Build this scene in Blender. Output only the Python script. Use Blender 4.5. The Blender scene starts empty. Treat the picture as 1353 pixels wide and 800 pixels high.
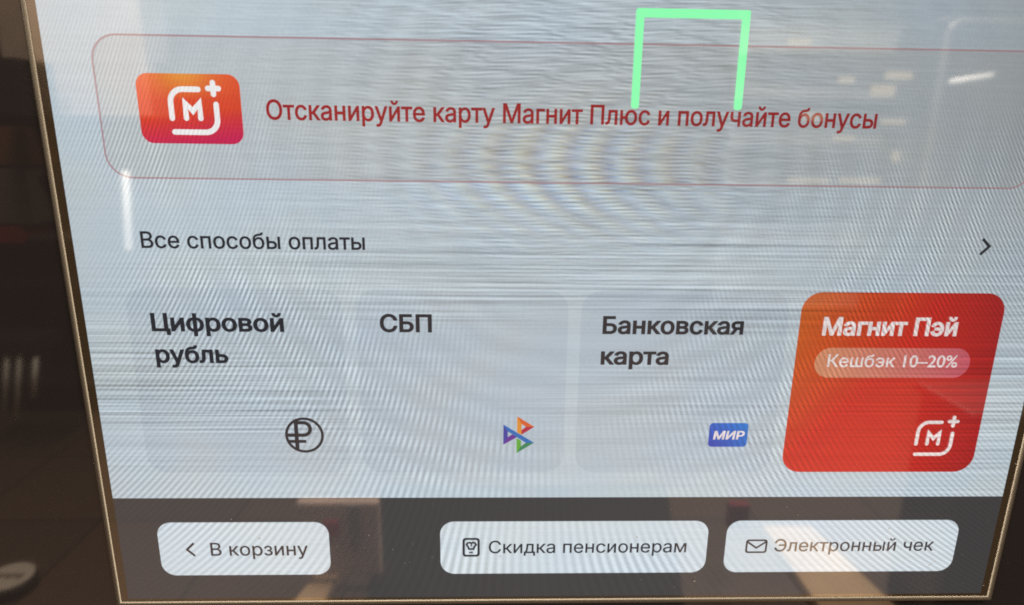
import bpy, bmesh, math, random
from math import sin, cos, pi, radians
from mathutils import Vector, Matrix
from mathutils.geometry import delaunay_2d_cdt
random.seed(7)
S = bpy.context.scene
COL = S.collection

# ------------------------------------------------------------------ camera, world, lamps, exposure
Z0 = 1.15                                             # height of the lower edge of the lit display
CAM = Vector((-.02257, -.17227, Z0 + .14025))
F_PX, W_PX, H_PX = 850.0, 1353.0, 800.0
RROWS = [(0.99954, -0.01382, -0.02701), (0.00671, 0.96888, -0.24745), (0.02959, 0.24716, 0.96852)]
def w3(r): return Vector((r[0], r[2], -r[1]))          # (right, down, away) -> world
cr, cd, cf = (w3(r).normalized() for r in RROWS)
cam = bpy.data.cameras.new('camera'); cam_o = bpy.data.objects.new('camera', cam); COL.objects.link(cam_o)
m = Matrix.Identity(4)
for i, a in enumerate((cr, -cd, -cf)):
    for j in range(3): m[j][i] = a[j]
m.translation = CAM
cam_o.matrix_world = m
cam.sensor_width = 36; cam.lens = 36 * F_PX / W_PX
cam.clip_start = .01; cam.clip_end = 100
cam.dof.use_dof = True; cam.dof.focus_distance = .19; cam.dof.aperture_fstop = 18
S.camera = cam_o

w = bpy.data.worlds.new('World'); S.world = w; w.use_nodes = True
bg = w.node_tree.nodes['Background']
bg.inputs[0].default_value = (.030, .024, .020, 1); bg.inputs[1].default_value = 1
S.view_settings.view_transform = 'Standard'; S.view_settings.look = 'None'
S.view_settings.exposure = 0; S.view_settings.gamma = 1
S.render.engine = 'CYCLES'
S.cycles.filter_width = 1.85; S.cycles.max_bounces = 6; S.cycles.use_denoising = False
try: S.cycles.denoiser = 'OPENIMAGEDENOISE'
except Exception: pass
for lx, ly, p in ((-1.5, -1.5, 170), (1.3, -1.5, 210), (-1.8, -3.6, 70), (1.8, -3.8, 150), (1.9, -2.5, 60), (0.0, -.9, 65)):  # overhead area lamps; the one before the price shelf is added to brighten it
    l = bpy.data.lights.new('unseen_overhead_lamp', 'AREA'); l.shape = 'RECTANGLE'; l.size = .3; l.size_y = 1.2
    l.energy = p; l.color = (1, .86, .70)
    o = bpy.data.objects.new('unseen_overhead_lamp', l); o.location = (lx, ly, 2.95); COL.objects.link(o)

# ------------------------------------------------------------------ helpers: tags, meshes
def tag(o, label=None, cat=None, group=None, kind=None):
    for k, v in (('label', label), ('category', cat), ('group', group), ('kind', kind)):
        if v: o[k] = v
    return o
def empty(name, loc=(0, 0, 0)):
    o = bpy.data.objects.new(name, None); o.location = loc; COL.objects.link(o); return o
def obj(name, bm, mats, parent=None, smooth=False):
    me = bpy.data.meshes.new(name); bm.normal_update(); bm.to_mesh(me); bm.free()
    if not isinstance(mats, (list, tuple)): mats = [mats]
    for mm in mats: me.materials.append(mm)
    if smooth:
        for p in me.polygons: p.use_smooth = True
    o = bpy.data.objects.new(name, me); COL.objects.link(o)
    if parent: o.parent = parent
    return o
def box(bm, x0, x1, y0, y1, z0, z1, bevel=0, seg=2):
    r = bmesh.ops.create_cube(bm, size=1)
    for v in r['verts']:
        v.co = Vector(((x0+x1)/2 + v.co.x*(x1-x0), (y0+y1)/2 + v.co.y*(y1-y0), (z0+z1)/2 + v.co.z*(z1-z0)))
    if bevel:
        bmesh.ops.bevel(bm, geom=list({e for v in r['verts'] for e in v.link_edges}), offset=bevel, segments=seg, affect='EDGES', profile=.5)
def tube(bm, pts, r, n=10):
    pts = [Vector(p) for p in pts]; rings = []
    for i, p in enumerate(pts):
        d = (pts[min(i+1, len(pts)-1)] - pts[max(i-1, 0)]).normalized()
        a = d.orthogonal().normalized() if abs(d.z) > .9 else d.cross(Vector((0, 0, 1))).normalized()
        b = d.cross(a)
        rr = r[i] if isinstance(r, (list, tuple)) else r
        rings.append([bm.verts.new(p + a*cos(2*pi*k/n)*rr + b*sin(2*pi*k/n)*rr) for k in range(n)])
    for q, s in zip(rings, rings[1:]):
        for k in range(n): bm.faces.new((q[k], q[(k+1) % n], s[(k+1) % n], s[k]))
    bm.faces.new(rings[0][::-1]); bm.faces.new(rings[-1])
def lathe(bm, prof, c, n=40):
    rings = []
    for r, z in prof:
        rings.append([bm.verts.new((c[0]+r*cos(2*pi*k/n), c[1]+r*sin(2*pi*k/n), c[2]+z)) for k in range(n)])
    for q, s in zip(rings, rings[1:]):
        for k in range(n): bm.faces.new((q[k], q[(k+1) % n], s[(k+1) % n], s[k]))
    bm.faces.new(rings[0][::-1]); bm.faces.new(rings[-1])

# panel millimetres (u right, v up from the display's lower edge) -> kiosk space; layer = height above the screen
LAYER = .00012
def pt(u, v, layer=0): return Vector((u/1000, -layer*LAYER, Z0 + v/1000))
def face(bm, pts, layer, mi=0):
    a = sum(p[0]*q[1]-q[0]*p[1] for p, q in zip(pts, pts[1:]+pts[:1]))
    if a < 0: pts = pts[::-1]
    f = bm.faces.new([bm.verts.new(pt(u, v, layer)) for u, v in pts]); f.material_index = mi
    return f
def rrect(u0, u1, v0, v1, r, n=10):
    out = []
    for cx, cy, a in ((u1-r, v1-r, 0), (u0+r, v1-r, 90), (u0+r, v0+r, 180), (u1-r, v0+r, 270)):
        for k in range(n+1):
            t = radians(a + 90*k/n); out.append((cx + r*cos(t), cy + r*sin(t)))
    return out
def ring(bm, outer, inner, layer, mi=0):
    vo = [bm.verts.new(pt(*p, layer)) for p in outer]; vi = [bm.verts.new(pt(*p, layer)) for p in inner]
    n = len(vo)
    for k in range(n):
        f = bm.faces.new((vo[k], vo[(k+1) % n], vi[(k+1) % n], vi[k])); f.material_index = mi
def arc(cx, cy, r, a0, a1, n=10):
    return [(cx+r*cos(radians(a0+(a1-a0)*k/n)), cy+r*sin(radians(a0+(a1-a0)*k/n))) for k in range(n+1)]
def stroke(bm, pts, wd, layer, rnd=False, closed=False, mi=0):
    """a pen stroke of even width, mitred at the bends"""
    P = [Vector(p) for p in pts]; n = len(P); L, Rr = [], []
    for i in range(n):
        a = P[i-1] if (i > 0 or closed) else None; b = P[(i+1) % n] if (i < n-1 or closed) else None
        d0 = (P[i]-a).normalized() if a is not None else None; d1 = (b-P[i]).normalized() if b is not None else None
        d0 = d0 if d0 is not None else d1; d1 = d1 if d1 is not None else d0
        n0 = Vector((-d0.y, d0.x)); n1 = Vector((-d1.y, d1.x)); mm = n0+n1
        mm = n0 if mm.length < 1e-4 else mm.normalized()
        k = 1/max(.45, mm.dot(n0)); L.append(P[i]+mm*k*wd/2); Rr.append(P[i]-mm*k*wd/2)
    if rnd and not closed:
        d = (P[-1]-P[-2]); a = math.degrees(math.atan2(d.y, d.x))
        cap1 = arc(P[-1].x, P[-1].y, wd/2, a-90, a+90, 8)
        d = (P[0]-P[1]); a = math.degrees(math.atan2(d.y, d.x))
        cap0 = arc(P[0].x, P[0].y, wd/2, a-90, a+90, 8)
        face(bm, cap1, layer, mi); face(bm, cap0, layer, mi)
    vl = [bm.verts.new(pt(p.x, p.y, layer)) for p in L]; vr = [bm.verts.new(pt(p.x, p.y, layer)) for p in Rr]
    for i in range(n if closed else n-1):
        j = (i+1) % n
        f = bm.faces.new((vl[i], vr[i], vr[j], vl[j])); f.material_index = mi

# ------------------------------------------------------------------ lettering from Blender's own built-in typeface
def contours(text):
    c = bpy.data.curves.new('txt', 'FONT'); c.body = text; c.resolution_u = 6
    o = bpy.data.objects.new('txt', c); COL.objects.link(o)
    dg = bpy.context.evaluated_depsgraph_get(); cv = o.evaluated_get(dg).to_curve(dg)
    out = []
    for s in cv.splines:
        bp = s.bezier_points; n = len(bp); poly = []
        for i in range(n):
            a, b = bp[i], bp[(i+1) % n]
            p0, p1, p2, p3 = a.co.xy, a.handle_right.xy, b.handle_left.xy, b.co.xy
            straight = abs((p1-p0).cross(p3-p0)) < 1e-6 and abs((p2-p0).cross(p3-p0)) < 1e-6
            for k in range(1 if straight else 6):
                t = k/6
                q = p0*(1-t)**3 + p1*3*t*(1-t)**2 + p2*3*t*t*(1-t) + p3*t**3
                if not poly or (poly[-1]-q).length > 1e-5: poly.append(q)
        if len(poly) > 2 and (poly[0]-poly[-1]).length < 1e-5: poly.pop()
        if len(poly) > 2: out.append(poly)
    o.to_curve_clear(); bpy.data.objects.remove(o); bpy.data.curves.remove(c)
    return out
def area(p): return sum(a.x*b.y-b.x*a.y for a, b in zip(p, p[1:]+p[:1]))/2
CAPH = max(v.y for v in contours('Н')[0])
def text(name, body, u0, u1, base, cap, mat, parent, layer, bold=0.0, lines=None, shear=0.0):
    """lettering on the screen: ink runs from u0 to u1 (mm), capitals are cap mm high"""
    bm = bmesh.new()
    rows = lines or [(body, u0, u1, base)]
    for body, a0, a1, bs in rows:
        cs = contours(body); xs = [p.x for c in cs for p in c]; sx = (a1-a0)/(max(xs)-min(xs)); sy = cap/CAPH
        x_min = min(xs)
        spans = [(min(p.x for p in c), max(p.x for p in c)) for c in cs]
        def grow(c):
            lo, hi = min(p.x for p in c), max(p.x for p in c)
            big = max((k for k, sp in zip(cs, spans) if sp[0] <= hi and sp[1] >= lo), key=lambda k: abs(area(k)))
            sign = math.copysign(1, area(big))
            if not bold: return c
            out = []
            for i, p in enumerate(c):
                d0 = (p-c[i-1]).normalized(); d1 = (c[(i+1) % len(c)]-p).normalized()
                n0 = Vector((d0.y, -d0.x)); n1 = Vector((d1.y, -d1.x)); mm = n0+n1
                mm = n0 if mm.length < 1e-3 else mm.normalized()
                k = bold*sign/max(.5, mm.dot(n0))
                out.append(Vector((p.x+mm.x*k, p.y+mm.y*k*.8)))
            return out
        loops = [grow(c) for c in cs]
        flat = [Vector((a0+(p.x-x_min)*sx+shear*p.y*sy, bs+p.y*sy)) for c in loops for p in c]
        edges, k = [], 0
        for c in loops:
            edges += [(k+i, k+(i+1) % len(c)) for i in range(len(c))]; k += len(c)
        segs = [(flat[i], flat[j]) for i, j in edges]
        vo, eo, fo, *_ = delaunay_2d_cdt(flat, edges, [], 0, 1e-5)
        vs = [bm.verts.new(pt(p.x, p.y, layer)) for p in vo]
        for t in fo:
            c = (vo[t[0]]+vo[t[1]]+vo[t[2]])/3; wn = 0
            for p, q in segs:
                if (p.y > c.y) != (q.y > c.y) and c.x < (q.x-p.x)*(c.y-p.y)/(q.y-p.y)+p.x: wn += 1 if q.y > p.y else -1
            if wn: bm.faces.new([vs[i] for i in t])
        bmesh.ops.delete(bm, geom=[p for p in bm.verts if not p.link_faces], context='VERTS')
    return obj(name, bm, mat, parent)

# ------------------------------------------------------------------ node expressions
class X:
    nt = None
    def __init__(s, k): s.k = k
    @staticmethod
    def math(op, *a):
        n = X.nt.nodes.new('ShaderNodeMath'); n.operation = op
        for i, v in enumerate(a):
            v = v.k if isinstance(v, X) else v
            if isinstance(v, (int, float)): n.inputs[i].default_value = v
            else: X.nt.links.new(v, n.inputs[i])
        return X(n.outputs[0])
    def __add__(s, o): return X.math('ADD', s, o)
    __radd__ = __add__
    def __sub__(s, o): return X.math('SUBTRACT', s, o)
    def __rsub__(s, o): return X.math('SUBTRACT', o, s)
    def __mul__(s, o): return X.math('MULTIPLY', s, o)
    __rmul__ = __mul__
    def __truediv__(s, o): return X.math('DIVIDE', s, o)
def xsin(a): return X.math('SINE', a*(2*pi))
def xabs(a): return X.math('ABSOLUTE', a)
def xexp(a): return X.math('EXPONENT', a)
def xclamp(a): return X.math('MINIMUM', X.math('MAXIMUM', a, 0), 1)
def gauss(a, c, sd): q = (a-c)/sd; return xexp(q*q*-1)
def xstep(a, lo, hi): return xclamp((a-lo)/(hi-lo))
def vec(x, y, z=0.0):
    n = X.nt.nodes.new('ShaderNodeCombineXYZ')
    for i, v in enumerate((x, y, z)):
        if isinstance(v, X): X.nt.links.new(v.k, n.inputs[i])
        else: n.inputs[i].default_value = v
    return n.outputs[0]
def wob_(u, v): return noise(vec(u*.03+5, v*.03+2), 1, 1)-.5
def noise(v, scale=1.0, detail=0.0):
    n = X.nt.nodes.new('ShaderNodeTexNoise'); n.noise_dimensions = '2D'
    X.nt.links.new(v, n.inputs['Vector']); n.inputs['Scale'].default_value = scale; n.inputs['Detail'].default_value = detail
    return X(n.outputs[0])
def lin(c): return tuple(((v/255+.055)/1.055)**2.4 if v > 10 else v/255/12.92 for v in c)

kiosk = empty('payment_kiosk')
tag(kiosk, 'black glass payment kiosk touch screen in thin gold trim showing payment options', 'payment kiosk')

def uv():
    t = X.nt.nodes.new('ShaderNodeTexCoord'); t.object = kiosk
    s = X.nt.nodes.new('ShaderNodeSeparateXYZ'); X.nt.links.new(t.outputs['Object'], s.inputs[0])
    return X(s.outputs[0])*1000, (X(s.outputs[2])-Z0)*1000

# moire and view-angle falloff painted into the lit panel's emission, one shared group: three brightness factors
grp = bpy.data.node_groups.new('panel_moire_falloff', 'ShaderNodeTree')
for nm in 'RGB': grp.interface.new_socket(nm, in_out='OUTPUT', socket_type='NodeSocketFloat')
X.nt = grp
go = grp.nodes.new('NodeGroupOutput')
u, v = uv()
warp = noise(vec(u*.012, v*.02), 1, 1)-.5
soft = noise(vec(u*.018+3.1, v*.022), 1, 1)
ph = (u+12)*(.314+.0043*v) + warp*1.2
amp_h = (.21+.13*xstep(v, 60, 115))*xclamp(1.1-(v-50)/80+(xabs(u)-55)/60)*xstep(soft, .22, .6)*xclamp(1.2-xstep(v, 140, 172))*xclamp(1.25-gauss(u, -8, 26)*gauss(v, 72, 16))
rr2 = X.math('SQRT', (u-2)*(u-2)+(v-137)*(v-137)*1.15)
rings = xsin(rr2/9.0+wob_(u, v)*.9)*xstep(rr2, 24, 40)*(1-xstep(rr2, 105, 130))*xstep(soft, .25, .6)
hatch = rings*.04+amp_h*(.9+.5*rings)*(xsin(ph)+.30*xsin(ph+v*.52)*xstep(u, 10, 60))
lines = noise(vec(u*.010, v*1.35), 1, 1.0)-.5
lines2 = noise(vec(u*.03+9, v*.55+4), 1, 0)-.5
wob = noise(vec(u*.055, v*.16+11), 1, 1)-.5
wave = wob*1.3+warp*2+u*.012
topm = gauss(u, 0, 62)*xstep(v, 92, 128)
midm = xclamp(gauss(v, 84, 24)*.8*xstep(noise(vec(u*.012+7, v*.03), 1, 0), .30, .55)+gauss(u, -112, 46)*gauss(v, 70, 18)*.9+gauss(u, 118, 25)*gauss(v, 58, 22)*.6+gauss(u, 20, 60)*gauss(v, 108, 14)*.6)
beat = .5+.5*xsin(u/14.0+v*.19+wob*2)
lines3 = noise(vec(u*.060+v*.02, v*1.15+u*.012), 1, 1)-.5
bend = (v-135)*(v-135)*.0055
sweep = xsin(u/10.5-bend+wob*1.2)
horiz = topm*(.24*xsin(v*.98+wave)*(.45+.55*sweep)+.10*xsin(v*.31+u*.045+wob*2)*(.5-.5*sweep)+.55*lines3+.22*lines-.05)+midm*(1.15*lines+.07*xsin(v*.72+warp*2))+.16*lines2*lines2+.10*lines
arcm = gauss(u, 2, 33)*gauss(v, 131, 14)
dv = v-135
arcp = u/9.3-dv*dv*.0058
fine = noise(vec(u*1.1, v*1.1), 1, 2)-.5
tint = noise(vec(u*.03+20, v*.045), 1, 1)-.5
shade = 1-.40*xstep(u, 0, 118)*xstep(v, 56, 145)-.09*gauss(u, 6, 62)*gauss(v, 136, 40)+.07*xstep(u*-1, 60, 115)*xstep(v, 90, 150)+.06*xstep(v*-1, -60, -34)-.07*xstep(xabs(u), 110, 134)  # brightness falloff with viewing angle, painted into the screen's emission
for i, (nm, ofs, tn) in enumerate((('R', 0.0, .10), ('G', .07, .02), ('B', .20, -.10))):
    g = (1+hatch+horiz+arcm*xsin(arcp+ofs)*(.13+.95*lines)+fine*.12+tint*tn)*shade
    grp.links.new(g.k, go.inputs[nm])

MATS = {}
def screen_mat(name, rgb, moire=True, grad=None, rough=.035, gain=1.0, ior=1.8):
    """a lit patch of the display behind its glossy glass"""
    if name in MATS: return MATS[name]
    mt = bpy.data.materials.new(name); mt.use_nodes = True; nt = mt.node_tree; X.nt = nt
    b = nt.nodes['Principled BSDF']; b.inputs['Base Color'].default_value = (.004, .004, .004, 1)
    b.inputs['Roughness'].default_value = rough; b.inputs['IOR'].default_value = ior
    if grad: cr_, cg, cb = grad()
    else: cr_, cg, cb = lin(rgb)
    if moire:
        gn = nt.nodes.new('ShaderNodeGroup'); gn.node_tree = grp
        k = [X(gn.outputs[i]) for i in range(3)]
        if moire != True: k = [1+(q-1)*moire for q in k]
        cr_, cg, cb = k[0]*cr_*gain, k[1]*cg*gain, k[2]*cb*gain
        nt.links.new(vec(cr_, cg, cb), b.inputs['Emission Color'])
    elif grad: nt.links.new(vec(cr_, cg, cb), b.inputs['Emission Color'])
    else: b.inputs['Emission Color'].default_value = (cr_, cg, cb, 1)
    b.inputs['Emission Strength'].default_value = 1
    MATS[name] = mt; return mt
def plain(name, col, rough=.5, metal=0.0, ior=1.5, emit=None, grain=0.0, gscale=40):
    if name in MATS: return MATS[name]
    mt = bpy.data.materials.new(name); mt.use_nodes = True; nt = mt.node_tree
    b = nt.nodes['Principled BSDF']; b.inputs['Base Color'].default_value = (*col, 1)
    b.inputs['Roughness'].default_value = rough; b.inputs['Metallic'].default_value = metal; b.inputs['IOR'].default_value = ior
    if grain:
        n = nt.nodes.new('ShaderNodeTexNoise'); n.inputs['Scale'].default_value = gscale; n.inputs['Detail'].default_value = 4
        t = nt.nodes.new('ShaderNodeTexCoord'); nt.links.new(t.outputs['Object'], n.inputs['Vector'])
        mx = nt.nodes.new('ShaderNodeMix'); mx.data_type = 'RGBA'
        nt.links.new(n.outputs[0], mx.inputs[0])
        mx.inputs[6].default_value = (*[c*(1-grain) for c in col], 1); mx.inputs[7].default_value = (*[c*(1+grain) for c in col], 1)
        nt.links.new(mx.outputs[2], b.inputs['Base Color'])
    if emit:
        b.inputs['Emission Color'].default_value = (*emit[0], 1); b.inputs['Emission Strength'].default_value = emit[1]
    MATS[name] = mt; return mt

# ------------------------------------------------------------------ the kiosk
GLASS = plain('black_glass', (.006, .005, .005), .03, 0, 1.5)
BEZEL = plain('inner_bezel_glass', (.014, .010, .006), .05, 0, 2.1)
GOLD = plain('gold_metal', (.098, .087, .070), .5, 1.0)
CASE = plain('graphite_case', (.03, .03, .032), .45)
SCR_T, SCR_B = 462.0, 1.4
bm = bmesh.new(); box(bm, -.230, .230, .0012, .010, Z0-.110, Z0+.520, .0015); obj('glass_panel', bm, GLASS, kiosk)
bm = bmesh.new(); box(bm, -.222, .222, .0105, .060, Z0-.100, Z0+.510, .006); obj('housing', bm, CASE, kiosk)
bm = bmesh.new(); box(bm, -.09, .09, .061, .15, .03, Z0+.2, .01); obj('pedestal', bm, CASE, kiosk)
bm = bmesh.new(); box(bm, -.24, .24, -.10, .30, 0, .029, .006); obj('base_plate', bm, CASE, kiosk)
bm = bmesh.new()                                        # band of glass between gold trim and lit display
ring(bm, [(-136.6, 0), (136.6, 0), (136.6, 465), (-136.6, 465)], [(-134, SCR_B), (134, SCR_B), (134, SCR_T), (-134, SCR_T)], 0)
obj('inner_bezel', bm, BEZEL, kiosk)
bm = bmesh.new()                                        # raised trim: half-round bar mitred at its four corners
prof = [(-.9, 1.6), (-.86, -1.4), (-.62, -5.0), (-.22, -6.6), (.15, -6.6), (.36, -5.0), (.48, -1.4), (.5, 1.6)]
corner = [(-137.1, -.5), (137.1, -.5), (137.1, 465.6), (-137.1, 465.6)]
cs = [(-1, -1), (1, -1), (1, 1), (-1, 1)]
rows = [[bm.verts.new((cx/1000+sx*d/1000, (h-1)*.0001+.0001, Z0+cy/1000+sy*d/1000)) for d, h in prof] for (cx, cy), (sx, sy) in zip(corner, cs)]
for i in range(4):
    a, b = rows[i], rows[(i+1) % 4]
    for k in range(len(prof)-1): bm.faces.new((a[k], a[k+1], b[k+1], b[k]))
bmesh.ops.recalc_face_normals(bm, faces=bm.faces)
obj('gold_trim', bm, GOLD, kiosk, smooth=True)

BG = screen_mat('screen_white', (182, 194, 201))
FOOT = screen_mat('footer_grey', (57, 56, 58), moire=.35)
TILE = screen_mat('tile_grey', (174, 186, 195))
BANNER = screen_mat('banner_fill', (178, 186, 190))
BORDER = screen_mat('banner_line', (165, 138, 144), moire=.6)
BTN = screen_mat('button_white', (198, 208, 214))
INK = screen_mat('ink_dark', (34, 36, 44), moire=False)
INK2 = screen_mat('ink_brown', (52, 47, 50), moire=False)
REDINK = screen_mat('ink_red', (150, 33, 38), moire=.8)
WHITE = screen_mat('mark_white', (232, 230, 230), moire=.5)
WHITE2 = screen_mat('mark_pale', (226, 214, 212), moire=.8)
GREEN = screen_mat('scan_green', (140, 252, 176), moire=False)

bm = bmesh.new(); face(bm, [(-134, 36.0), (134, 36.0), (134, SCR_T), (-134, SCR_T)], 0); obj('display_background', bm, BG, kiosk)
bm = bmesh.new(); face(bm, [(-134, SCR_B), (134, SCR_B), (134, 36.0), (-134, 36.0)], 0); obj('footer_bar', bm, FOOT, kiosk)

def loyalty_mark(name, parent, u0, v0, sx, sy, wd, layer, mat):
    bm = bmesh.new()
    q = lambda pts: [(u0+x*sx, v0+y*sy) for x, y in pts]
    stroke(bm, q([(.06, .305)]+[(.06, .58)]+arc(.30, .60, .24, 180, 90, 10)+[(.60, .84)]), wd, layer, True)
    stroke(bm, q([(.915, .57)]+arc(.675, .29, .24, 0, -90, 10)+[(.08, .05)]), wd, layer, True)
    stroke(bm, q([(.33, .31), (.33, .585), (.465, .44), (.60, .585), (.60, .31)]), wd, layer, True)
    stroke(bm, q([(.785, .86), (.985, .86)]), wd, layer, True)
    stroke(bm, q([(.885, .755), (.885, .965)]), wd, layer+.3, True)
    return obj(name, bm, mat, parent)

# banner with loyalty card
ban = rrect(-122.4, 122.4, 128.8, 163.9, 6.5)
bm = bmesh.new(); face(bm, ban, 1); banner = obj('banner', bm, BANNER, kiosk)
bm = bmesh.new(); ring(bm, ban, rrect(-121.95, 121.95, 129.25, 163.45, 6.05), 2); obj('border', bm, BORDER, banner)
def card_grad():
    u, v = uv()
    a = xclamp((v-137.8)/17.0); b = xclamp((u+112.2)/25.6)
    ye = gauss(b, .45, .28)*xstep(a, .62, 1.05)
    lo = xstep(.42-a+.18*(b-.4), 0, .42)
    r = lin((205, 60, 38)); o = lin((214, 82, 48)); c = lin((190, 32, 78)); y = lin((222, 150, 62))
    out = []
    for k in range(3):
        t = xstep(a, .35, .9)
        base = r[k]+(o[k]-r[k])*t
        base = base+(c[k]-base)*lo
        base = base+(y[k]-base)*ye
        out.append(base)
    return out
CARD = screen_mat('loyalty_card', None, grad=card_grad, moire=.7)
bm = bmesh.new(); face(bm, rrect(-112.3, -86.6, 137.8, 154.8, 3.0), 3); obj('loyalty_card', bm, CARD, banner)
loyalty_mark('emblem', banner, -104.9, 140.0, 13.2, 13.2, 1.35, 4, WHITE)
text('caption', 'Отсканируйте карту Магнит Плюс и получайте бонусы', -80.3, 77.2, 144.1, 4.75, REDINK, banner, 4, bold=.020)
bm = bmesh.new()                                        # open green bracket over the banner
face(bm, [(12.5, 148.7), (12.8, 148.25), (13.3, 148.1), (13.9, 148.1), (14.3, 148.3), (14.55, 148.7), (14.6, 169.85), (12.5, 169.85)], 6)
face(bm, [(39.15, 148.7), (39.4, 148.25), (39.9, 148.1), (40.5, 148.1), (40.95, 148.3), (41.25, 148.7), (41.25, 169.85), (39.15, 169.85)], 6)
face(bm, [(12.5, 169.85), (41.25, 169.85), (41.25, 171.6), (40.9, 172.0), (12.9, 172.0), (12.5, 171.6)], 6)
tag(obj('green_bracket', bm, GREEN, kiosk), 'bright green open square frame across the banner')

text('heading', 'Все способы оплаты', -116.0, -57.1, 110.7, 4.35, INK, kiosk, 2, bold=.017)
bm = bmesh.new(); stroke(bm, [(111.9, 115.3), (114.1, 113.2), (111.9, 110.9)], .8, 2); obj('chevron', bm, INK, kiosk)

# payment tiles
def tile(u0, u1, mat):
    bm = bmesh.new(); face(bm, rrect(u0, u1, 44.4, 99.9, 5.6), 1); return obj('payment_tile', bm, mat, kiosk)
t1, t2, t3 = tile(-122.4, -64.0, TILE), tile(-60.3, -1.6, TILE), tile(2.0, 60.6, TILE)
B = .034
text('caption', '', 0, 0, 0, 4.9, INK, t1, 3, bold=B, lines=[('Цифровой', -115.9, -80.4, 87.7), ('рубль', -115.8, -96.4, 78.5)])
text('caption', 'СБП', -53.6, -39.7, 87.8, 4.9, INK, t2, 3, bold=B)
text('caption', '', 0, 0, 0, 4.9, INK, t3, 3, bold=B, lines=[('Банковская', 8.4, 47.8, 87.6), ('карта', 8.3, 27.2, 78.5)])
bm = bmesh.new()
cc, rr_ = (-76.7, 56.4), 5.15
stroke(bm, arc(*cc, rr_, 0, 352.5, 47), .80, 2, closed=True)
stroke(bm, [(-78.95, 60.9), (-78.95, 51.9)], 1.15, 2.3)
stroke(bm, [(-78.95, 60.35), (-76.9, 60.35)]+arc(-76.9, 58.4, 1.97, 80, -80, 12)+[(-76.9, 56.43), (-81.7, 56.43)], 1.05, 2.6)
stroke(bm, [(-81.3, 54.5), (-76.25, 54.5)], .95, 2.9)
obj('emblem', bm, INK, t1)
cols = dict(yellow=(214, 138, 48), orange=(206, 92, 42), crimson=(172, 34, 62), indigo=(62, 62, 152), blue=(34, 104, 176), violet=(98, 44, 142), leaf=(92, 164, 56), teal=(44, 126, 84))
polys = [('yellow', [(-15.33, 62.36), (-14.0, 60.0), (-14.0, 56.61), (-15.33, 57.34)]), ('orange', [(-15.33, 62.36), (-10.3, 59.1), (-12.75, 59.1), (-14.0, 60.0)]),
         ('crimson', [(-10.3, 59.1), (-14.0, 56.61), (-14.0, 58.1), (-12.75, 59.1)]), ('indigo', [(-19.28, 59.84), (-18.0, 57.7), (-18.0, 55.85), (-19.28, 53.46)]),
         ('violet', [(-19.28, 53.46), (-18.0, 55.85), (-16.69, 56.75), (-15.3, 55.85)]), ('leaf', [(-15.4, 55.6), (-14.1, 54.7), (-14.1, 52.95), (-15.4, 50.75)]),
         ('teal', [(-15.4, 50.75), (-14.1, 52.95), (-12.65, 54.05), (-10.28, 54.1)]), ('blue', [(-19.28, 59.84), (-10.28, 54.1), (-12.65, 54.05), (-18.0, 57.7)])]
bm = bmesh.new()
for i, (k, p) in enumerate(polys): face(bm, p, 2+i*.15, i)
obj('emblem', bm, [screen_mat('mark_'+k, cols[k], moire=.6) for k, _ in polys], t2)
def mir_grad():
    u, v = uv(); a = xclamp((u-41.2)/11.4); b = xclamp((v-52.8)/7.5); t = xclamp(a*.75+b*.45-.1)
    p, q = lin((46, 70, 172)), lin((22, 112, 196))
    return [p[k]+(q[k]-p[k])*t for k in range(3)]
bm = bmesh.new(); face(bm, rrect(41.15, 52.65, 52.75, 60.35, 1.1), 2); obj('badge', bm, screen_mat('badge_blue', None, grad=mir_grad, moire=.7), t3)
text('badge_text', 'МИР', 42.6, 51.4, 55.25, 2.55, WHITE2, t3, 3, bold=.035, shear=.12)
def red_grad():
    u, v = uv(); a = xclamp((u-64)/58.4); b = xclamp((v-44.4)/55.5)
    t = xstep(a*1.25+(1-b)*.80-.10+warp_r(u, v), .0, .74)
    o, r, d = lin((192, 88, 32)), lin((193, 40, 29)), lin((160, 28, 30))
    s = xstep(a, .55, 1.0)
    return [(o[k]+(r[k]-o[k])*t)+(d[k]-r[k])*s*t for k in range(3)]
def warp_r(u, v): return (noise(vec(u*.03, v*.03), 1, 0)-.5)*.25
RED = screen_mat('tile_red', None, grad=red_grad, moire=.8)
t4 = tag(tile(64.0, 122.3, RED), 'orange to red payment tile with white lettering')
text('caption', 'Магнит Пэй', 70.9, 109.3, 87.5, 5.1, WHITE2, t4, 3, bold=B)
def pill_grad():
    u, v = uv(); t = xclamp((u-69.6)/45.6); o, r = lin((196, 132, 98)), lin((186, 82, 96))
    return [o[k]+(r[k]-o[k])*t for k in range(3)]
bm = bmesh.new(); face(bm, rrect(69.7, 115.2, 74.6, 83.65, 4.5), 2); obj('cashback_pill', bm, screen_mat('pill', None, grad=pill_grad, moire=.8, gain=1.08), t4)
text('pill_text', 'Кешбэк 10–20%', 73.5, 111.4, 77.95, 3.75, WHITE2, t4, 3, bold=.010)
loyalty_mark('emblem', t4, 102.9, 49.7, 12.3, 13.1, 1.05, 3, WHITE2)

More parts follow.
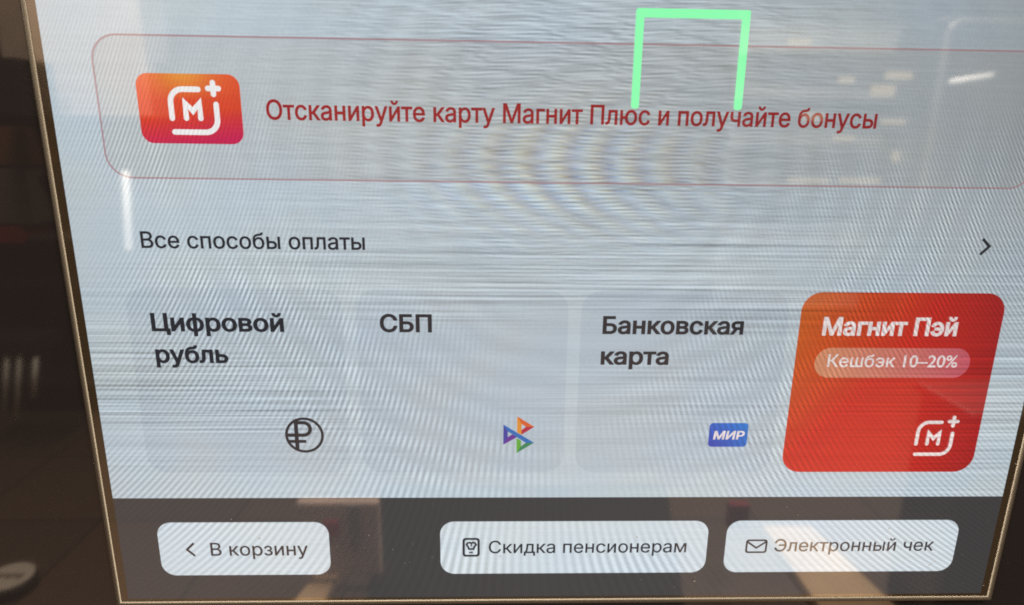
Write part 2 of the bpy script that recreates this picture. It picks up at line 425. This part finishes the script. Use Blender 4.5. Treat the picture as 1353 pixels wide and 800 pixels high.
# footer buttons
def button(u0, u1):
    bm = bmesh.new(); face(bm, rrect(u0, u1, 9.75, 27.95, 4.3), 1); return obj('footer_button', bm, BTN, kiosk)
b1, b2, b3 = button(-122.5, -71.6), button(-38.1, 44.0), button(49.7, 122.4)
bm = bmesh.new(); stroke(bm, [(-112.05, 21.0), (-114.25, 18.8), (-112.05, 16.6)], .7, 2); obj('icon', bm, INK2, b1)
text('caption', 'В корзину', -107.2, -78.2, 16.65, 4.4, INK2, b1, 2, bold=.011)
bm = bmesh.new()
ring(bm, rrect(-31.35, -26.1, 15.85, 22.4, 1.0), rrect(-30.65, -26.8, 16.55, 21.7, .5), 2)
stroke(bm, [(-30.1, 20.02), (-29.76, 20.68), (-29.08, 20.83), (-28.7, 20.5), (-28.25, 20.83), (-27.54, 20.67), (-27.2, 20.01), (-27.72, 19.42), (-27.96, 18.57), (-29.42, 18.57), (-29.66, 19.43)], .6, 2.3, closed=True)
stroke(bm, [(-29.4, 17.36), (-28.2, 17.36)], .45, 2)
stroke(bm, [(-28.7, 20.3), (-28.7, 19.5)], .4, 2.6)
obj('icon', bm, INK, b2)
text('caption', 'Скидка пенсионерам', -23.3, 37.5, 17.05, 4.3, INK, b2, 2, bold=.009)
bm = bmesh.new()
ring(bm, rrect(56.0, 62.75, 16.65, 21.45, .9), rrect(56.6, 62.15, 17.25, 20.85, .45), 2)
stroke(bm, [(56.5, 20.6), (59.4, 18.5), (62.2, 20.6)], .6, 2.3)
obj('icon', bm, INK2, b3)
text('caption', 'Электронный чек', 65.1, 115.3, 17.2, 4.3, INK2, b3, 2, bold=.009)

# dust on the glass
bm = bmesh.new(); rnd = random.Random(3)
for k in range(44):
    if k < 0: uu, vv = rnd.uniform(-168, -139), rnd.uniform(0, 70)
    elif k < 36: uu, vv = rnd.uniform(-132, 132), rnd.uniform(3, 34)
    else: uu, vv = rnd.uniform(126, 160), rnd.uniform(0, 60)
    r = rnd.uniform(.06, .17) if rnd.random() < .85 else .26
    a0 = rnd.uniform(0, 6); L = 16
    lay = 4 if abs(uu) < 134 else (-9 if abs(uu) > 138.5 else 4)
    face(bm, [(uu+r*cos(a0+t)*(1+.5*rnd.random()), vv+r*sin(a0+t)*rnd.uniform(.6, 1.1)) for t in (0, 1.2, 2.4, 3.7, 5)], lay)
for (ua, va), (ub, vb) in (((114.6, 11.8), (115.8, 13.0)), ((116.2, 13.2), (116.9, 13.8))):
    stroke(bm, [(ua, va), (ub, vb)], .16, 4)
dust = obj('dust', bm, plain('dust', (.13, .12, .105), .9), kiosk); dust['kind'] = 'stuff'

# ------------------------------------------------------------------ the shop in front of the glass (seen in its reflection)
def seen(px, py, depth):
    """point in the shop whose mirror image, depth metres behind the glass, stands at that pixel of the photograph"""
    d = cf + cr*((px-676.5)/F_PX) + cd*((py-400)/F_PX)
    p = CAM + d*((depth-CAM.y)/d.y)
    return Vector((p.x, -p.y, p.z))
def seen_box(bm, x0, x1, y0, y1, depth, thick, bevel=.004):
    a, b = seen(x0, y1, depth), seen(x1, y0, depth)
    box(bm, min(a.x, b.x), max(a.x, b.x), a.y-thick, a.y, min(a.z, b.z), max(a.z, b.z), bevel)

mt = bpy.data.materials.new('floor_tile'); mt.use_nodes = True; X.nt = mt.node_tree
bsd = mt.node_tree.nodes['Principled BSDF']; bsd.inputs['Roughness'].default_value = .5
br = mt.node_tree.nodes.new('ShaderNodeTexBrick'); br.offset = 0; br.inputs['Scale'].default_value = 2.2
br.inputs['Color1'].default_value = (.120, .074, .050, 1); br.inputs['Color2'].default_value = (.100, .066, .048, 1)
br.inputs['Mortar'].default_value = (.05, .035, .03, 1); br.inputs['Mortar Size'].default_value = .012
br.inputs['Brick Width'].default_value = 1; br.inputs['Row Height'].default_value = 1
tc = mt.node_tree.nodes.new('ShaderNodeTexCoord'); mt.node_tree.links.new(tc.outputs['Object'], br.inputs['Vector'])
mt.node_tree.links.new(br.outputs[0], bsd.inputs['Base Color'])
bm = bmesh.new(); bmesh.ops.create_grid(bm, x_segments=2, y_segments=2, size=9)
tag(obj('floor', bm, mt), kind='structure')

WALL = plain('shop_wall', (.32, .24, .18), .8, grain=.1, gscale=3)
DARK = plain('dark_metal', (.018, .015, .014), .5)
STEEL = plain('pale_steel', (.95, .90, .80), .4)
bm = bmesh.new(); box(bm, -9, 9, -8.6, -8.4, .001, 3.2)
tag(obj('shop_wall', bm, WALL), 'dim brown wall at the far side of the shop, reflected in the glass', 'wall')

shelf = empty('storage_rack', (0, 0, 0)); tag(shelf, 'tall dark rack of goods reflected in the black glass left of the screen', 'rack')
bm = bmesh.new(); a, b = seen(-320, -120, 3.0), seen(420, 553, 2.75); box(bm, a.x, b.x, -3.2, -3.0, .002, 2.1, .01); obj('back_panel', bm, DARK, shelf)
for z in (.15, .62, 1.08, 1.54):
    bm = bmesh.new(); box(bm, a.x, b.x, -2.998, -2.66, z, z+.03, .004); obj('shelf', bm, DARK, shelf)
for x in (a.x-.03, b.x+.002):
    bm = bmesh.new(); box(bm, x, x+.028, -3.2, -2.66, .002, 2.1, .004); obj('upright', bm, DARK, shelf)
def goods(name, label, cat, col, px, dep=2.62, th=.04):
    bm = bmesh.new(); seen_box(bm, *px, dep, th); tag(obj(name, bm, plain(name+'_'+str(px[0]+px[2]), col, .7, grain=.15, gscale=12)), label, cat, 'goods on the dark rack' if dep > 2 else None)
goods('cardboard_box', 'pale brown cardboard box high on the dark rack', 'box', (.55, .42, .33), (14, 176, -60, 152), 2.60, .2)
goods('black_crate', 'black crate in front of the pale brown box on the rack', 'crate', (.012, .01, .01), (-40, 20, 76, 153), 2.3, .2)
goods('parcel', 'orange brown parcel below the black crate', 'parcel', (.20, .09, .045), (-30, 34, 168, 218), 2.60, .2)
goods('carton', 'grey brown carton standing over a red packet', 'carton', (.17, .13, .11), (-40, 34, 224, 296), 2.60, .2)
goods('packet', 'small red packet under the grey brown carton', 'packet', (.32, .02, .03), (-30, 26, 300, 322), 2.60, .2)
goods('tray', 'dark tray with a pale front edge beside the gold trim', 'tray', (.10, .08, .075), (36, 92, 312, 318), 2.60, .2)

t = seen(24, 770, 1.55)
tub = empty('round_tub', (t.x, t.y, 0)); tag(tub, 'round dark tub with a pale lid, reflected in the lower left corner', 'tub')
zt = .045
d = cf + cr*((10-676.5)/F_PX) + cd*((762-400)/F_PX); k = (zt-CAM.z)/d.z; c = CAM+d*k; tub.location = (c.x, -c.y, 0)
bm = bmesh.new(); lathe(bm, [(.062, .002), (.069, .01), (.069, zt-.012), (.066, zt-.008)], (0, 0, 0)); obj('body', bm, DARK, tub, True)
bm = bmesh.new(); lathe(bm, [(.063, zt-.0075), (.064, zt-.002), (.061, zt)], (0, 0, 0)); lid = obj('lid', bm, plain('pale_lid', (.66, .57, .48), .6, grain=.1), tub)
bm = bmesh.new()
for i in range(9): box(bm, -.045+.010*i, -.039+.010*i, -.010, .006+.004*(i % 3), zt+.0005, zt+.0012)
bm2 = obj('print', bm, plain('lid_print', (.12, .07, .04), .8), lid)

st = empty('metal_stand', (0, 0, 0)); tag(st, 'stand on pale metal legs reflected left of the gold trim', 'stand')
for (xa, ya), (xb, yb) in (((10, 458), (4, 545)), ((27, 450), (20, 552)), ((47, 472), (43, 526))):
    bm = bmesh.new(); tube(bm, [seen(xa, ya, 2.3), seen(xb, yb, 2.3)], .010); obj('leg', bm, STEEL, st, True)
bm = bmesh.new(); p, q = seen(-40, 448, 2.3), seen(52, 466, 2.3); box(bm, p.x, q.x, p.y-.15, p.y+.02, q.z, p.z, .004); obj('rail', bm, DARK, st)

def on_floor(px, py, z=.0):
    d = cf + cr*((px-676.5)/F_PX) + cd*((py-400)/F_PX); c = CAM+d*((z-CAM.z)/d.z); return Vector((c.x, -c.y, z))
def slab(name, pxs, z, mat, label, cat):
    bm = bmesh.new()
    top = [bm.verts.new(on_floor(*p, z)) for p in pxs]; low = [bm.verts.new(v.co*1-Vector((0, 0, z-.002))) for v in top]
    n = len(top); bm.faces.new(top); bm.faces.new(low[::-1])
    for i in range(n): bm.faces.new((top[i], low[i], low[(i+1) % n], top[(i+1) % n]))
    bmesh.ops.recalc_face_normals(bm, faces=bm.faces)
    return tag(obj(name, bm, mat), label, cat)
WOOD = plain('pale_wood', (.62, .42, .24), .6, grain=.25, gscale=7)
slab('floor_mat', [(505, 640), (880, 640), (935, 1000), (460, 1000)], .008, plain('black_rubber', (.012, .012, .013), .8), 'wide black mat reflected in the middle of the grey footer', 'mat')
slab('wooden_board', [(436, 735), (460, 735), (425, 800), (330, 1000), (240, 1000), (384, 800)], .03, WOOD, 'narrow pale wooden board left of the black mat', 'board')
slab('wooden_board', [(1008, 695), (1072, 695), (1182, 800), (1390, 1000), (1200, 1000), (1082, 800)], .03, WOOD, 'broad pale wooden board right of the black mat', 'board')

gs = empty('price_shelf', (0, 0, 0)); tag(gs, 'grey shop shelf with pale price labels mirrored in the upper right of the screen', 'shelf')
GREY = plain('shelf_grey', (.48, .45, .42), .6, grain=.15, gscale=5)
a, b = seen(985, 0, 3.62), seen(1245, 300, 3.62)
bm = bmesh.new(); box(bm, a.x, b.x, -3.72, -3.66, .002, 2.1, .004); obj('back_panel', bm, GREY, gs)
for py in (-20, 66, 128, 190, 248, 330, 420):
    bm = bmesh.new(); p = seen(1000, py, 3.4); box(bm, a.x, b.x, -3.658, -3.42, p.z-.02, p.z, .003); obj('shelf_board', bm, DARK, gs)
LAB = plain('price_label', (.74, .64, .44), .7)
for x0, x1, y0, y1 in ((1040, 1072, 52, 60), (1108, 1130, 102, 110), (1170, 1238, 96, 105), (1150, 1184, 113, 128), (1164, 1214, 158, 165), (1108, 1165, 235, 243), (1040, 1096, 236, 242), (1100, 1130, 180, 186), (1178, 1222, 200, 214), (1060, 1090, 150, 160)):
    bm = bmesh.new(); seen_box(bm, x0, x1, y0, y1, 3.40, .012, .001); obj('price_label', bm, LAB, gs)
fr = empty('cabinet', (0, 0, 0)); tag(fr, 'dark glass cabinet with a pale rounded frame mirrored at the right edge', 'cabinet')
a, b = seen(1252, 18, 3.2), seen(1420, 300, 3.2)
bm = bmesh.new(); box(bm, a.x, b.x, -3.6, -3.2, .002, a.z, .04, 4); obj('body', bm, DARK, fr)
bm = bmesh.new(); tube(bm, [(a.x+.015, -3.19, .3)]+[(a.x+.075-.06*cos(radians(t)), -3.19, a.z-.10+.06*sin(radians(t))) for t in range(0, 91, 15)]+[(b.x-.05, -3.19, a.z-.04)], .019); obj('frame', bm, plain('frame_grey', (.22, .21, .20), .5), fr, True)
LAMP = plain('lamp_tube', (.8, .8, .8), .4, emit=((1, .93, .84), 3.2))
bm = bmesh.new(); tube(bm, [seen(1256, 108, 3.0), seen(1311, 99, 3.0)], .012); tag(obj('lamp_tube', bm, LAMP, smooth=True), 'short slanted white tube lamp mirrored at the upper right', 'lamp')
bm = bmesh.new(); tube(bm, [seen(166, 226, 2.4), seen(170, 330, 2.4)], .013); tag(obj('lamp_tube', bm, LAMP, smooth=True), 'upright white tube lamp mirrored left of the heading', 'lamp')

bag = empty('shopping_bag', (0, 0, 0)); tag(bag, 'pinkish brown bag with a red patch mirrored left of the black mat', 'bag')
bm = bmesh.new(); seen_box(bm, 398, 500, 664, 762, 1.45, .03, .008); obj('bag_body', bm, plain('bag_cloth', (.75, .56, .48), .8, grain=.3, gscale=9), bag)
bm = bmesh.new(); seen_box(bm, 428, 447, 690, 708, 1.444, .005, .001); obj('red_patch', bm, plain('bag_red', (.60, .04, .06), .7), bag)
bm = bmesh.new(); seen_box(bm, 462, 474, 668, 720, 1.444, .005, .001); obj('strap', bm, plain('bag_strap', (.34, .28, .25), .7), bag)
goods('red_carton', 'small red carton mirrored behind the right footer button', 'carton', (.22, .02, .025), (962, 992, 668, 700), 1.5, .03)

bn = empty('added_dark_block', (0, 0, 0)); tag(bn, 'added black block that darkens the reflection at the lower right corner', 'dark block')  # dark block added to blacken the floor's reflection in the right-hand glass
p = seen(1284, 560, 1.25); q = seen(1420, 560, 1.25); zt2 = p.z
bm = bmesh.new(); box(bm, p.x, q.x, -1.45, -1.25, .002, zt2, .015, 3); obj('body', bm, DARK, bn)
bm = bmesh.new(); box(bm, p.x-.01, q.x+.01, -1.46, -1.24, zt2+.001, zt2+.03, .008); obj('lid', bm, DARK, bn)  # top slab of the added dark block
